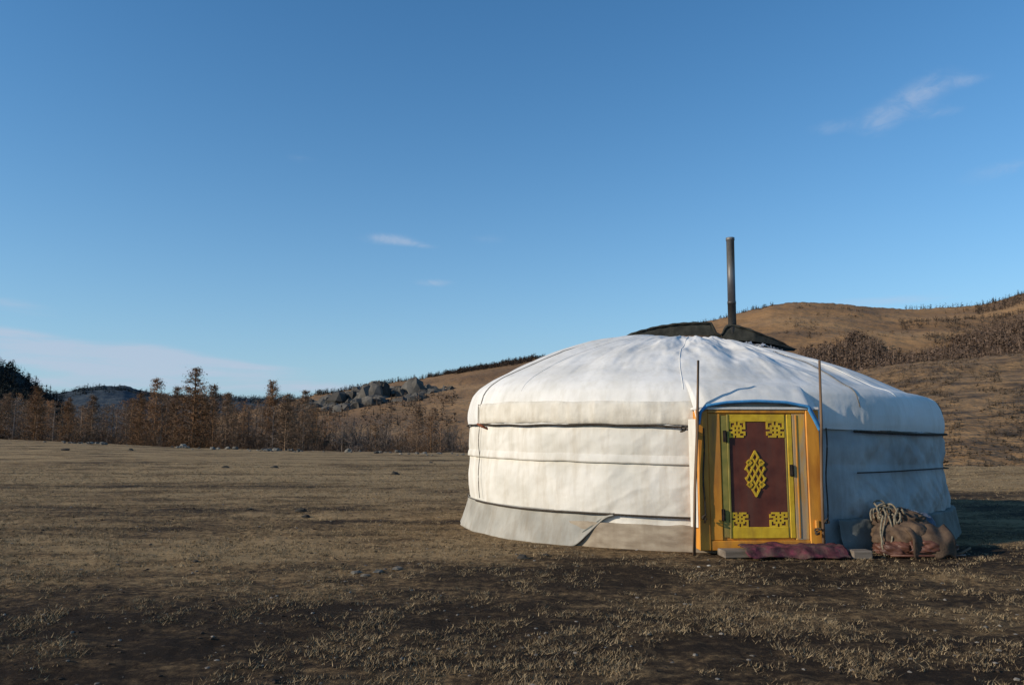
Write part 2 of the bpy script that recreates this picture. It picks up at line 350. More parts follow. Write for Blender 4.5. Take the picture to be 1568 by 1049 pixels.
# ------------------------------------------------------------ trees
def strip(p,q,wd,V,Fc,rg):
    p=np.array(p);q=np.array(q); d=q-p
    s=np.cross(d,rg.normal(size=3)); s=s/(np.linalg.norm(s)+1e-9)*wd
    o=len(V); V+= [p-s,p+s,q]; Fc.append((o,o+1,o+2))
def larch(rg,nb=70,ntw=5,nl=4,wid=.2,leaf=.014,shape=.75):
    V=[];Fc=[];lean=rg.normal(0,.012,2)
    for k in range(10):
        t=k/9; rr=.011*(1-t)**.8+.0015
        for j in range(5):
            V.append(np.array([lean[0]*math.sin(t*3)+rr*math.cos(j*1.2566),lean[1]*t+rr*math.sin(j*1.2566),t]))
    for k in range(9):
        for j in range(5):
            a_=k*5+j;b_=k*5+(j+1)%5; Fc.append((a_,b_,b_+5));Fc.append((a_,b_+5,a_+5))
    side=rg.uniform(0,2*PI)
    for i in range(nb):
        t=.08+.90*rg.random()**.95
        az_=rg.uniform(0,2*PI); Lb=(wid*(1-t)**shape+.018)*rg.uniform(.5,1.15)*(1+.2*math.cos(az_-side))
        if t<.16: Lb*=.65
        up=rg.normal(.2+.6*t,.2)
        d=np.array([math.cos(az_),math.sin(az_),up]); d/=np.linalg.norm(d)
        p=np.array([lean[0]*math.sin(t*3),lean[1]*t,t]); q=p+d*Lb
        strip(p,q,.0022,V,Fc,rg)
        for _ in range(ntw):
            s=rg.uniform(.3,1); m=p+d*Lb*s; e=rg.normal(0,1,3)*.5+d*.6; e[2]*=.6; e=e/np.linalg.norm(e)*rg.uniform(.02,.06)
            strip(m,m+e,.0016,V,Fc,rg)
            for _ in range(nl):
                c=m+e*rg.random()+rg.normal(0,.007,3); g=rg.normal(0,leaf,(3,3))*.6; o=len(V); V+=[c+g[0],c+g[1],c+g[2]]; Fc.append((o,o+1,o+2))
    return np.array(V),np.array(Fc)
def bushy(rg,stems=14,ntw=12,nl=2,wid=.45,leaf=.016):
    V=[];Fc=[]
    for i in range(stems):
        a_=rg.uniform(0,2*PI); tilt=abs(rg.normal(0,.32)); Ls=rg.uniform(.55,1.0)
        d=np.array([math.cos(a_)*math.sin(tilt),math.sin(a_)*math.sin(tilt),math.cos(tilt)])
        p=np.array([rg.normal(0,.08),rg.normal(0,.08),0]); q=p+d*Ls
        strip(p,q,.010,V,Fc,rg)
        for _ in range(ntw):
            s=rg.uniform(.12,1); m=p+d*Ls*s; e=d*.8+rg.normal(0,.55,3); e[2]=abs(e[2])*.9+.1; e=e/np.linalg.norm(e)*rg.uniform(.08,.28)*(1.15-s*.6)
            strip(m,m+e,.005,V,Fc,rg)
            for _ in range(3):
                m2=m+e*rg.random(); e2=e*.3+rg.normal(0,.05,3); strip(m2,m2+e2,.0035,V,Fc,rg)
            for _ in range(nl):
                c=m+e*rg.random(); g=rg.normal(0,leaf,(3,3))*.6; o=len(V); V+=[c+g[0],c+g[1],c+g[2]]; Fc.append((o,o+1,o+2))
    return np.array(V),np.array(Fc)
def tiny(rg,n=22,wid=.26):
    V=[];Fc=[]
    strip([0,0,0],[0,0,1],.03,V,Fc,rg)
    for i in range(n):
        t=rg.uniform(.1,.95); c=np.array([rg.normal(0,1),rg.normal(0,1),0])*wid*.55*(1-t*.8); c[2]=t
        g=rg.normal(0,.075*(1.2-t),(3,3)); o=len(V); V+=[c+g[0],c+g[1],c+g[2]]; Fc.append((o,o+1,o+2))
    return np.array(V),np.array(Fc)
treem=colmat("larch_foliage",nscale=.8)
def place(items,name,parent=None):
    VV=[];FF=[];CC=[];o=0
    for (v,f),p,h,wx,c in items:
        t=rng.uniform(0,2*PI);ca,sa=math.cos(t),math.sin(t)
        w=v*np.array([h*wx,h*wx,h]); w=np.stack([w[:,0]*ca-w[:,1]*sa,w[:,0]*sa+w[:,1]*ca,w[:,2]],1)+np.array(p)
        VV.append(w);FF.append(f+o); cc=np.tile(c,(len(v),1))*rng.uniform(.65,1.35,(len(v),1)); CC.append(cc); o+=len(v)
    return mesh(name,np.concatenate(VV),np.concatenate(FF),treem,parent,False,col=np.concatenate(CC))
LT=[larch(rng,90,5,3,rng.uniform(.24,.36),.009,rng.uniform(.5,.9)) for _ in range(6)]
LD=[larch(rng,90,5,1,rng.uniform(.22,.32),.008,rng.uniform(.4,.8)) for _ in range(4)]
BT=[bushy(rng) for _ in range(5)]
TT_=[tiny(rng) for _ in range(6)]
topx=[-60,0,40,70,100,150,200,235,295,340,380,415,460,500,560,600,650,700,740,800]
topy=[600,606,600,610,616,618,608,600,592,602,612,606,608,626,638,640,632,642,650,656]
OR=np.array([.30,.172,.092]); BRN=np.array([.225,.15,.098]); GRY=np.array([.20,.155,.125]); DRK=np.array([.085,.058,.042])
items=[]
for i in range(290):
    x_=rng.uniform(-60,780); a,_=pix(x_,680); r=float(edge(a))+rng.uniform(14,70)
    yt=np.interp(x_,topx,topy)+abs(rng.normal(0,13)); _,te=pix(x_,yt); zb=float(gz(a,r)); h=CZ+te*r-zb
    if h<2.5: continue
    u=rng.random(); p=[r*math.sin(a),r*math.cos(a),zb]
    if x_>480 and u<.5: items.append((BT[rng.integers(5)],p,h,.9,GRY*rng.uniform(.7,1.2)))
    else:
        c=[OR,BRN,OR*.65,GRY][rng.integers(4)]
        items.append(((LT if u<.6 else LD)[rng.integers(6 if u<.6 else 4)],p,h,rng.uniform(.9,1.5),c*rng.uniform(.6,1.2)))
place(items,"distant_treeline")
items=[]
for i in range(300):
    x_=rng.uniform(-60,800); a,_=pix(x_,680); r=float(edge(a))+rng.uniform(9,35)
    zb=float(gz(a,r)); h=rng.uniform(2.4,4.4)*(.8+.4*(r>110))
    if 380<x_<640: h*=1.1
    c=[DRK,BRN*.55,GRY*.6,OR*.45][rng.integers(4)]
    items.append((BT[rng.integers(5)],[r*math.sin(a),r*math.cos(a),zb],h,rng.uniform(.9,1.4),c))
place(items,"riverside_bushes")
for (x_,yt,wd,c,dd) in [(295,564,1.75,OR*.62,14),(235,580,1.2,OR*.85,22),(415,583,1.1,OR*.85,18),(50,592,1.5,OR*.65,16),(465,597,1.1,BRN,20),(345,602,1.4,BRN*1.0,14),(140,606,1.3,BRN*.8,15),(212,602,1.2,OR*.6,12),(437,604,1.6,BRN*.8,11),(640,622,1.2,BRN,26),(8,602,1.4,BRN,20),(100,609,1.2,OR*.7,17),(665,624,1.2,BRN,22),(322,590,1.3,BRN*.8,24),(268,592,1.2,OR*.6,24)]:
    a,_=pix(x_,680); r=float(edge(a))+dd; _,te=pix(x_,yt); zb=float(gz(a,r)); h=CZ+te*r-zb
    place([(larch(rng,230,8,3,.21,.0078,rng.uniform(.55,.85)),[r*math.sin(a),r*math.cos(a),zb],h,wd,c)],"larch_tree")
items=[]
def hilltrees(zf,Df,Ff,x0,x1,t0,t1,n,hh,c,only=None,T=None,wx=1.0):
    for i in range(n):
        x_=rng.uniform(x0,x1); a,_=pix(x_,560); d=float(Df(a)); f=float(Ff(a)); t=rng.uniform(t0,t1)
        r=f+(d-f)*t
        if only is not None and not only(x_,t,r): continue
        z=float(zf(a,r)); items.append(((T or TT_)[rng.integers(len(T or TT_))],[r*math.sin(a),r*math.cos(a),z-.3],hh*rng.uniform(.5,1.3),wx*rng.uniform(.8,1.5),c*rng.uniform(.6,1.3)))
belt=lambda x,t,r: t<.39+.12*sm(1380,1600,x)+.03*math.sin(x*.03)+.05*float(fbm(np.array(x*.02),np.array(0.),3,5)) and (t<.385 or vnoise(x*.03,t*30,4)>.2)
hilltrees(hA,dA,fA,1225,1640,.24,.54,6000,6.0,np.array([.15,.104,.076]),belt,wx=1.7)
hilltrees(hA,dA,fA,1380,1640,.42,.74,800,4.5,np.array([.09,.067,.05]),lambda x,t,r: vnoise(x*.02,t*9,4)>.45,wx=1.5)
hilltrees(hA,dA,fA,1190,1560,.45,.95,500,3,np.array([.09,.065,.045]),lambda x,t,r: vnoise(x*.02,t*9,14)>.5,wx=2)
hilltrees(hA,dA,fA,830,1190,.96,1.0,380,4.4,np.array([.045,.038,.03]))
hilltrees(hA,dA,fA,1390,1580,.975,1.0,90,5,np.array([.045,.038,.03]))
hilltrees(hA,dA,fA,1500,1640,.78,1.0,420,4.5,np.array([.055,.042,.033]))
hilltrees(hB,dB,fB,655,835,.88,1.0,1300,2.4,np.array([.05,.038,.03]),lambda x,t,r:t>.97-.09*sm(660,720,x)*sm(850,760,x)-.02,wx=1.8)
hilltrees(hB,dB,fB,470,740,.92,1.0,380,3.0,np.array([.045,.038,.03]),wx=1.3)
hilltrees(hB,dB,fB,440,700,.15,.50,300,3.0,np.array([.12,.085,.06]),wx=1.6)
place(items,"hillside_woods"); items=[]
hilltrees(hD,dD,fD,-150,110,.2,1.0,1500,6,np.array([.018,.022,.020]),wx=1.6)
hilltrees(hE,dE,fE,-50,580,.6,1.0,1300,8,np.array([.032,.042,.048]),wx=2.2)  # far ridge trees carry the same painted haze-blue
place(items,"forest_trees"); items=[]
hilltrees(hC,dC,fC,1280,1640,.0,1.0,4200,.62,np.array([.055,.042,.03]),lambda x,t,r: vnoise(x*.03,t*8,2)>.3,T=TT_,wx=2.0)
place(items,"hillside_shrubs")
# rocky outcrop: a long low broken ridge of weathered grey rock
VV=[];FF=[];CC=[];o=0
def crag(x_,yt,wpx,n,r0=365,wm=1.0):
    global o
    for i in range(n):
        xx=x_+rng.normal(0,wpx*.42); a,_=pix(xx,590); r=r0+rng.uniform(-22,26)
        fall=abs(xx-x_)/wpx; _,te=pix(xx,yt+fall*13+abs(rng.normal(0,4))); top=CZ+te*r; zb=float(hB(a,r))-3
        h=max(top-zb,4)
        v,f=rockverts(rng,1,2); wv=rng.uniform(2.2,5.2)*wm; v=v.copy(); v[:,:2]*=wv*(1.0-.28*np.clip(v[:,2:3],-1,1)); v[:,2]=(np.clip(v[:,2],-1,.85)+1)*.54*h
        v+=rng.normal(0,.32,v.shape)
        v+=np.array([r*math.sin(a),r*math.cos(a),zb]); VV.append(v);FF.append(f+o);o+=len(v)
        g=rng.uniform(.060,.125); CC.append(np.tile([g,g*.92,g*.80],(len(v),1))*rng.uniform(.6,1.3,(len(v),1)))
for c in [(580,580,26,26),(562,586,20,12),(608,587,20,14),(636,579,12,12),(655,588,16,10),(520,600,32,16),(538,595,16,10),(500,604,20,10),(688,585,12,3),(548,592,14,10),(575,602,44,20,330),(635,600,24,12,330),(520,612,40,14,330),(475,610,22,8)]: crag(*c)
mesh("rock_outcrop",np.concatenate(VV),np.concatenate(FF),stonem,smooth=False,col=np.concatenate(CC))

# ------------------------------------------------------------ YURT
yurt=empty("yurt",(GC[0],GC[1],0))
DIRT=(.55,(.42,.36,.27))
cloth=mat("white_canvas",(.60,.58,.52),(.735,.71,.65),2.2,.85,bump=.55,bscale=6,dist=.02,detail=9,spec=.12,dirt=DIRT)
clothR=mat("roof_canvas",(.62,.61,.575),(.735,.725,.695),1.6,.8,bump=.5,bscale=4.5,dist=.02,detail=9,spec=.15,dirt=(.4,(.43,.40,.33)))
shadegreyc=mat("shade_grey_canvas",(.31,.32,.315),(.46,.47,.455),2.4,.85,bump=.7,bscale=5,dist=.035,detail=9,spec=.12,dirt=(.6,(.22,.21,.185)))  # greyer canvas, with the right side's shade put into its colour
valm=mat("valance_canvas",(.56,.525,.45),(.70,.665,.585),5,.85,bump=.5,bscale=14,dist=.014,spec=.1,dirt=(.5,(.40,.34,.25)))
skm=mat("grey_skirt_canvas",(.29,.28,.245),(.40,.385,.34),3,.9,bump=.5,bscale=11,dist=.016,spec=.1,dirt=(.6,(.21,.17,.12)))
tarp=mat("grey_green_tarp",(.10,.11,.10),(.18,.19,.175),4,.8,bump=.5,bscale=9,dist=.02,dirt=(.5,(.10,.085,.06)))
ropem=mat("dark_rope",(.035,.028,.022),(.07,.055,.04),60,.9,bump=.6,bscale=200,dist=.004)
felt=mat("dark_felt",(.022,.023,.020),(.05,.05,.042),8,.95,bump=.5,bscale=40,dist=.01)
woodf=mat("foundation_board",(.25,.20,.145),(.38,.32,.24),5,.85,bump=.4,bscale=30,dist=.006,stretch=(1,1,3),dirt=(.5,(.2,.15,.1)))
def tilt(a,z):
    lat=np.sin(a+math.radians(12.6)); return -.075*lat*np.clip(z/1.6,0,1.1)
def cyl(a,r,z):
    return np.stack([r*np.sin(a),-r*np.cos(a),z+tilt(a,z)],-1)
def band(name,a0,a1,prof,mt,na=400,disp=None,wrap=False,smooth=True,thick=0,mi=None):
    a=np.linspace(math.radians(a0),math.radians(a1),na,endpoint=not wrap)
    pr=np.array(prof); A,J=np.meshgrid(a,np.arange(len(pr)),indexing='ij')
    Rr=pr[:,0][J]; Zz=pr[:,1][J]
    if disp is not None:
        dr,dz=disp(A,Rr,Zz); Rr=Rr+dr; Zz=Zz+dz
    idx=None
    if mi is not None:
        k=np.arange(na if wrap else na-1); idx=np.repeat([mi(a[q]) for q in k],len(pr)-1)
    ob=mesh(name,cyl(A,Rr,Zz).reshape(-1,3),gridf(na,len(pr),wrap),mt,yurt,smooth,matidx=idx)
    if thick:
        md=ob.modifiers.new("s",'SOLIDIFY'); md.thickness=thick; md.offset=0
    return ob
def wallr(z):
    return 3.205+.022*np.sin(PI*np.clip((z-.35)/.57,0,1))*(z<.92)+.02*np.sin(PI*np.clip((z-.92)/.41,0,1))*(z>=.92)
def ridged(x,y,o,seed): return 1-2*np.abs(fbm(x,y,o,seed))
def walldisp(A,R,Z):
    x=A*3.2; s=sm(.3,.5,A)*.7+.65
    w=.016*fbm(x*1.1+Z*.8,Z*1.4,4,41)*s+.012*fbm((x-Z*.9)*4.0,Z*1.3,3,43)*s
    w=w+.013*ridged((x+Z*.8)*1.3,Z*2.2-x*.4,4,45)*sm(.30,.1,A)+.006*ridged((x-Z*1.2)*2.6,Z*3.0,3,46)*sm(.30,.1,A)
    pin=.35+.65*np.sin(PI*np.clip((Z-.1)/.75,0,1))*(Z<.85)+.5*np.sin(PI*np.clip((Z-.85)/.45,0,1))*(Z>=.85)
    drap=(.046*ridged((x+Z*1.05)*1.9,Z*.9,4,47)+.030*ridged((x-Z*.5)*3.4,Z*1.0,3,48)-.02)*sm(.28,.36,A)*sm(1.40,1.1,Z)
    return w+drap*pin,0*Z
zz=np.linspace(.02,1.36,110)
band("wall_canvas",-180,180,[(float(wallr(z)),z) for z in zz],[cloth,shadegreyc],1500,walldisp,wrap=True,mi=lambda q:1 if q>math.radians(8) else 0)  # right of the door: canvas with the shade in its colour
band("wall_hem",-170,-9.5,[(3.215,1.0),(3.232,.96),(3.236,.925),(3.236,.905),(3.21,.900)],cloth,500,lambda A,R,Z:(walldisp(A,R,Z)[0]*.9+.003*fbm(A*20,Z*4,3,51),.014*fbm(A*6,A*0,3,52)))
# roof
PR=np.array([(3.235,1.30),(3.25,1.38),(3.248,1.48),(3.225,1.60),(3.185,1.70),(3.10,1.79),(2.95,1.88),(2.75,1.98),(2.55,2.075),(2.25,2.20),(1.9,2.325),(1.55,2.425),(1.2,2.50),(.9,2.545),(.72,2.56),(.68,2.53)])
si=np.linspace(0,len(PR)-1,120); PRf=np.stack([np.interp(si,np.arange(len(PR)),PR[:,k]) for k in (0,1)],1)
for _ in range(5): PRf[1:-1]=(PRf[:-2]+2*PRf[1:-1]+PRf[2:])/4
rr_=PRf[::-1,0]; zr_=PRf[::-1,1]
def roofdz(A,R):
    k=sm(3.2,2.9,R)
    lat=np.sin(A+math.radians(12.6))
    fold=.034*ridged(A*4.2+R*.45,R*.55,4,61)*sm(3.1,2.2,R)*sm(.5,1.2,R)
    front=np.exp(-((A-.1)/.6)**2)
    f2=.036*ridged(A*5.5-R*1.0,R*.7+A*2,3,63)*front*sm(3.1,2.5,R)*sm(.6,1.0,R)
    fine=.015*fbm(A*14-R*.5,R*1.3,3,64)*sm(3.2,2.8,R)
    sag=-.014*(1+np.cos(A*26))*sm(3.1,2.4,R)*sm(.7,1.4,R)
    return k*(.018*fbm(A*2.5,R*1.2,4,60))+fold+f2+fine+sag-.10*np.clip(lat,0,1)*sm(.2,2.2,R)*k+.02*k*np.clip(-lat,0,1)
def roofz(A,R): return np.interp(R,rr_,zr_)+roofdz(A,R)
def roofdisp(A,R,Z):
    low=Z<1.75
    dr=np.where(low,.018*fbm(A*16,Z*2,3,66)*sm(1.75,1.45,Z)+.010*fbm(A*40,Z*1.0,2,67)*sm(1.6,1.4,Z),0)
    return dr,roofdz(A,R)+np.where(Z<1.345,.014*fbm(A*12,A*0,3,68),0)
band("roof_canvas",-180,180,PRf,clothR,1400,roofdisp,wrap=True)
def valdisp(A,R,Z):
    x=A*3.2
    return .012*fbm(A*22,Z*1.5,3,71)+.010*ridged(x*2.4,Z*1.5,3,72)*sm(1.6,1.40,Z),.010*np.abs(np.sin(x*4.2))*(Z<1.33)+.014*fbm(A*9,A*0,2,73)
band("valance",-70,-9.2,[(3.248,1.318),(3.262,1.345),(3.267,1.40),(3.266,1.47),(3.260,1.53),(3.246,1.565),(3.215,1.58)],valm,700,valdisp)
def belt_(name,a0,a1,zf_,r,rad,mt=ropem,n=160):
    pts=[]
    for a_ in np.linspace(math.radians(a0),math.radians(a1),n):
        z=zf_(a_); rr=r+float(walldisp(np.array(a_),0,np.array(z))[0])*.6
        pts.append(tuple(cyl(np.array(a_),np.array(rr),np.array(z))))
    v,f=tube(pts,rad,6); return mesh(name,v,f,mt,yurt)
belt_("belt_rope",-175,-9,lambda a:1.305+.006*math.sin(a*9)+.004*math.sin(a*31),3.258,.011)
belt_("belt_rope_right",19,175,lambda a:1.28+.01*math.sin(a*7),3.265,.017)
belt_("lower_rope",-72,-9,lambda a:.352+.004*math.sin(a*9),3.246,.012)
belt_("lower_rope_left",-172,-72,lambda a:.362,3.245,.005)
belt_("middle_rope_right",19,175,lambda a:.85-.015*math.sin(a*6),3.272,.008)
def skdisp(A,R,Z):
    ad=np.degrees(A); lift=sm(-37,-27.5,ad)*.355
    t=np.clip((.37-Z)/.37,0,1)
    return .018*fbm(A*9,Z*4,3,81)+.02*t*fbm(A*5,A*0,3,82)+.018*t*ridged(A*11,Z*2,2,84)-t*sm(-40,-28,ad)*.07, t*lift+.014*t*fbm(A*8,A*0,3,83)
sk=[(3.235+.10*((.37-z)/.37)**1.3,z) for z in np.linspace(.37,-.01,16)]
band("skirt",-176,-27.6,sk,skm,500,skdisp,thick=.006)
def skdispR(A,R,Z):
    t=np.clip((.40-Z)/.4,0,1); return .022*fbm(A*9,Z*3,3,85)+.03*t*fbm(A*6,A*0,3,86)+.02*ridged(A*10+Z,Z*2,3,88),.03*(1-t)*fbm(A*9,A*0,3,87)
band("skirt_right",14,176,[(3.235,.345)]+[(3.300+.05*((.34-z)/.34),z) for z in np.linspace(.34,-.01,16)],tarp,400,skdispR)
ap=np.linspace(math.radians(-38),math.radians(-28.5),24)
cp=[tuple(cyl(np.array(a_),np.array(3.285-.05*t),np.array(.0+.36*t**1.1+.01))) for a_,t in zip(ap,np.linspace(0,1,24))]
v,f=tube(cp,[.006+.009*math.sin(PI*i/23) for i in range(24)],8); mesh("skirt_fold",v,f,tarp,yurt)
band("foundation",-40,-8.5,[(3.20,.262),(3.262,.262),(3.264,.25),(3.268,.12),(3.264,-.02)],woodf,120,lambda A,R,Z:(.012*fbm(A*9,Z*6,3,91)*(R>3.22),.012*fbm(A*14,A*0,3,92)))
thin=mat("grey_cord",(.10,.09,.08),(.2,.18,.15),50,.9)
def roofrope(name,p0,p1,rad=.007,n=60,drop=None):
    pts=[]
    for t in np.linspace(0,1,n):
        xx=p0[0]*(1-t)+p1[0]*t; yy=p0[1]*(1-t)+p1[1]*t; r=math.hypot(xx,yy); a_=math.atan2(xx,-yy)
        if r>3.235: r=3.235
        z=float(roofz(np.array(a_),np.array(r))); q=cyl(np.array(a_),np.array(r+.008),np.array(z)); pts.append((q[0],q[1],q[2]+.006))
    if drop is not None:
        a_=math.atan2(p1[0],-p1[1])
        for z in np.linspace(1.56,drop,30):
            rr=3.272 if z>1.30 else 3.232+float(wallr(np.array(z)))-3.205+.01
            pts.append(tuple(cyl(np.array(a_+.003*math.sin(z*5)),np.array(rr+.006),np.array(z))))
    v,f=tube(pts,rad,6); mesh(name,v,f,ropem if rad>.0065 else thin,yurt)
def pol(a,r): a=math.radians(a); return (r*math.sin(a),-r*math.cos(a))
roofrope("roof_rope",(-.9,-.35),pol(-69,3.235),.0055,drop=.40)
roofrope("roof_rope_b",(.55,-.65),pol(21,3.235),.005,drop=None)
roofrope("roof_rope_c",(.9,-.1),pol(62,3.235),.005)
roofrope("roof_rope_d",(1.0,.3),pol(80,3.235),.005)
roofrope("roof_rope_f",(-1.1,.2),pol(-110,3.235),.005)
for i,a_ in enumerate([-52,-14,33,58,84,-95]):
    pts=[]
    for r in np.linspace(.75,3.18,70):
        aa=math.radians(a_)+.02*math.sin(r*2); z=float(roofz(np.array(aa),np.array(r))); q=cyl(np.array(aa),np.array(r),np.array(z)); pts.append((q[0],q[1],q[2]+.001))
    v,f=tube(pts,.0045,6); mesh("roof_seam_%d"%i,v,f,clothR,yurt)
wood=mat("old_wood",(.10,.06,.035),(.2,.13,.08),12,.8,bump=.4,bscale=60,dist=.004,stretch=(1,1,.2))
cr=MB()
for rr,zz_ in ((.70,2.54),(.45,2.60),(.12,2.64)):
    pts=[(rr*math.cos(t),rr*math.sin(t),zz_) for t in np.linspace(0,2*PI,40)]
    v,f=tube(pts,.035,8,False); cr.add(v,f)
for k in range(8):
    t=k*PI/4+.2; v,f=tube([(.7*math.cos(t),.7*math.sin(t),2.54),(.4*math.cos(t),.4*math.sin(t),2.61),(0,0,2.64)],.02,6); cr.add(v,f)
cr.obj("crown_ring",[wood],yurt,True)
# felt crown cover, raised over the back of the ring, folded edge to the front
LAT=np.array([math.cos(math.radians(12.6)),-math.sin(math.radians(12.6))]); DEP=np.array([math.sin(math.radians(12.6)),math.cos(math.radians(12.6))])
hl=[-1.35,-1.1,-.8,-.45,-.15,.1,.32,.38,.46,.52,.62,.8,1.0,1.25,1.5]; hz_=[2.48,2.60,2.70,2.78,2.815,2.82,2.815,2.66,2.63,2.76,2.775,2.72,2.64,2.55,2.42]
nu,nv=110,26; V=[]
def dmf(l): ends=max(min((l+1.35)/.6,(1.5-l)/.6,1),0); return .25+.75*ends
for i in range(nu):
    l=-1.35+i/(nu-1)*2.85; H=float(np.interp(l,hl,hz_))+.008*math.sin(l*23); dm=dmf(l)
    for j in range(nv):
        if j<5:
            t=j/4; dpt=-.34*dm-.02*(1-t); x,y=LAT*l+DEP*dpt; rz=float(np.interp(math.hypot(x,y),rr_,zr_)) if math.hypot(x,y)>.72 else 2.54
            z=rz*(1-t)+H*t if H>rz else rz+.01*t
        else:
            t=(j-4)/(nv-5); dpt=-.34*dm+t*(1.25*dm); x,y=LAT*l+DEP*dpt
            rq=math.hypot(x,y); rz=float(np.interp(rq,rr_,zr_)) if rq>.72 else 2.56
            z=max(H-.30*t**2, rz+.02)+.012*float(fbm(np.array(l*4),np.array(t*4),3,95))
        V.append((x,y,z))
mesh("crown_cover",V,gridf(nu,nv),felt,yurt)
pts=[]
for l in np.linspace(-1.32,1.48,90):
    H=float(np.interp(l,hl,hz_)); x,y=LAT*l+DEP*(-.35*dmf(l)); pts.append((x,y,H+.004))
v,f=tube(pts,[.006+.013*math.sin(PI*i/89)+.004*math.sin(i*1.3) for i in range(90)],8); mesh("crown_cover_hem",v,f,felt,yurt)
V=[]
for i in range(18):
    for j in range(12):
        x=.62+i/17*.55; y=-.80+j/11*.34; r=math.hypot(x,y); a_=math.atan2(x,-y)
        V.append((x+.015*rng.normal(),y+.015*rng.normal(),float(roofz(np.array(a_),np.array(r)))+float(tilt(np.array(a_),np.array(2.)))+.03+.016*rng.normal()))
foil=mat("dull_tin",(.30,.31,.33),(.45,.47,.50),12,.5,metal=.5)
mesh("tin_patch",V,gridf(18,12),foil,yurt,False)
pm=mat("sooty_steel",(.10,.095,.09),(.22,.215,.205),6,.5,metal=.45,bump=.15,bscale=30,dist=.003,stretch=(1,1,.35),dirt=(.7,(.05,.04,.035)))
px0,py0=.53,-.42
v,f=tube([(px0,py0,2.2),(px0+.005,py0,3.09),(px0+.005,py0,3.0901),(px0+.005,py0,3.13),(px0+.005,py0,3.1301),(px0+.014,py0,4.02),(px0+.014,py0,4.021),(px0+.014,py0,4.06)],[.058,.058,.061,.061,.056,.056,.062,.062],24,False)
ob=mesh("stovepipe",v,f,pm,yurt); md=ob.modifiers.new("s",'SOLIDIFY'); md.thickness=.004; md.offset=-1
# ------------ door
DA=math.radians(3.2); DD=3.31
door=bpy.data.objects.new("door",None); link(door,yurt)
door.location=(DD*math.sin(DA),-DD*math.cos(DA),0); door.rotation_euler=(0,0,DA)
DX=GC[0]+DD*math.sin(DA); DY=GC[1]-DD*math.cos(DA)
def dp(x,y):
    X=x-784.0; yu=524.5-y; fw=F*math.cos(P)-yu*math.sin(P); up=F*math.sin(P)+yu*math.cos(P)
    ca,sa=math.cos(DA),math.sin(DA)
    t=(DX*(-sa)+DY*ca)/(X*(-sa)+fw*ca)
    xx=t*X-DX; yy=t*fw-DY; return xx*ca+yy*sa, CZ+t*up
om=mat("orange_paint",(.46,.17,.02),(.74,.32,.035),3.5,.5,bump=.3,bscale=20,dist=.003,c3=(.68,.28,.03),stretch=(1.6,1.6,.5),spec=.35,detail=10,dirt=(.8,(.25,.12,.05)))
om2=mat("worn_yellow_paint",(.56,.27,.05),(.74,.40,.06),6,.55,bump=.3,bscale=25,dist=.003,c3=(.46,.33,.18),stretch=(2,2,.35),spec=.3,detail=10,dirt=(.85,(.34,.28,.22)))
ym=mat("yellow_paint",(.60,.37,.02),(.74,.49,.03),14,.5,bump=.2,bscale=60,dist=.002,spec=.35,dirt=(.7,(.33,.18,.03)))
rm=mat("brown_red_paint",(.085,.022,.014),(.16,.045,.025),5,.5,bump=.25,bscale=20,dist=.003,spec=.35,detail=9,dirt=(.6,(.10,.055,.04)))
grm=mat("green_paint",(.22,.20,.05),(.34,.27,.07),9,.55,dirt=(.8,(.28,.14,.05)))
irm=mat("black_iron",(.015,.013,.012),(.04,.03,.025),20,.6,metal=.4)
blm=mat("blue_trim_cloth",(.05,.21,.44),(.08,.31,.58),18,.8)
d=MB()
_,zT=dp(1160,628); _,zB=dp(1160,842)
iL,_=dp(1104,720); iR,_=dp(1214,720); oL,_=dp(1068,720); oR,_=dp(1255,720)
zB=max(zB,.03)
d.box(oL+.01,oR-.01,.03,.34,zB,zT-.01,0)
mL=(oL+iL)/2-.01; mR=iR+(oR-iR)*.5
d.box(oL,mL-.002,-.035,.03,zB,zT,0,.008); d.box(mL,iL-.002,-.02,.03,zB+.10,zT-.035,0,.006)
d.box(mR+.002,oR,-.035,.03,zB,zT,0,.008); d.box(iR+.002,mR,-.02,.03,zB+.10,zT-.035,1,.006)
d.box(mL,mR,-.03,.03,zT-.033,zT,0,.006)
d.box(mL,mR,-.028,.03,zB,zB+.098,0,.006)
d.box(iR+.035,iR+.05,-.027,-.0215,zB+.12,zT-.05,0,.002)
d.box(iL,iR,-.005,.028,zB+.10,zT-.035,0,.003)
pl,pt=dp(1116,646); pr,pb=dp(1206,806)
d.box(iL+.006,pl-.032,-.014,-.0055,zB+.13,zT-.06,3,.002)
d.box(pr+.006,pr+.024,-.014,-.0055,zB+.13,zT-.06,3,.002)
d.box(pl-.03,pl-.008,-.022,-.0055,zB+.12,zT-.045,3,.003)
d.box(pr+.026,iR-.004,-.022,-.0055,zB+.12,zT-.045,2,.003)
d.box(pl-.006,pr+.004,-.018,-.0055,pt+.002,zT-.045,2,.003)
d.box(pl-.006,pr+.004,-.018,-.0055,zB+.12,pb-.002,2,.003)
d.box(pl-.004,pr+.002,-.010,-.0055,pb,pt,4,.002)
for (hx_,hy_) in ((1109,668),(1107,788),(1211,720)):
    u,z=dp(hx_,hy_); d.box(u-.022,u+.018,-.030,-.0225,z-.06,z+.06,5,.003); v,f=tube([(u,-.034,z-.055),(u,-.034,z+.055)],.009,8); d.add(v,f,5)
u,z=dp(1248,803); d.box(u-.02,u+.02,-.065,-.036,z-.035,z+.05,0,.008)
d.obj("door_frame",[om,om2,ym,grm,rm,irm],door)
orn=MB(); yy0,yy1=-.0155,-.0105
corner=["XXXX.XXXX",
        "X..X.X..X",
        "X.XXXXX.X",
        "XXX.X.XXX",
        "..XXXXX..",
        "XXX.X.XXX",
        "X.XXXX..X",
        "XXX.XXXX."]
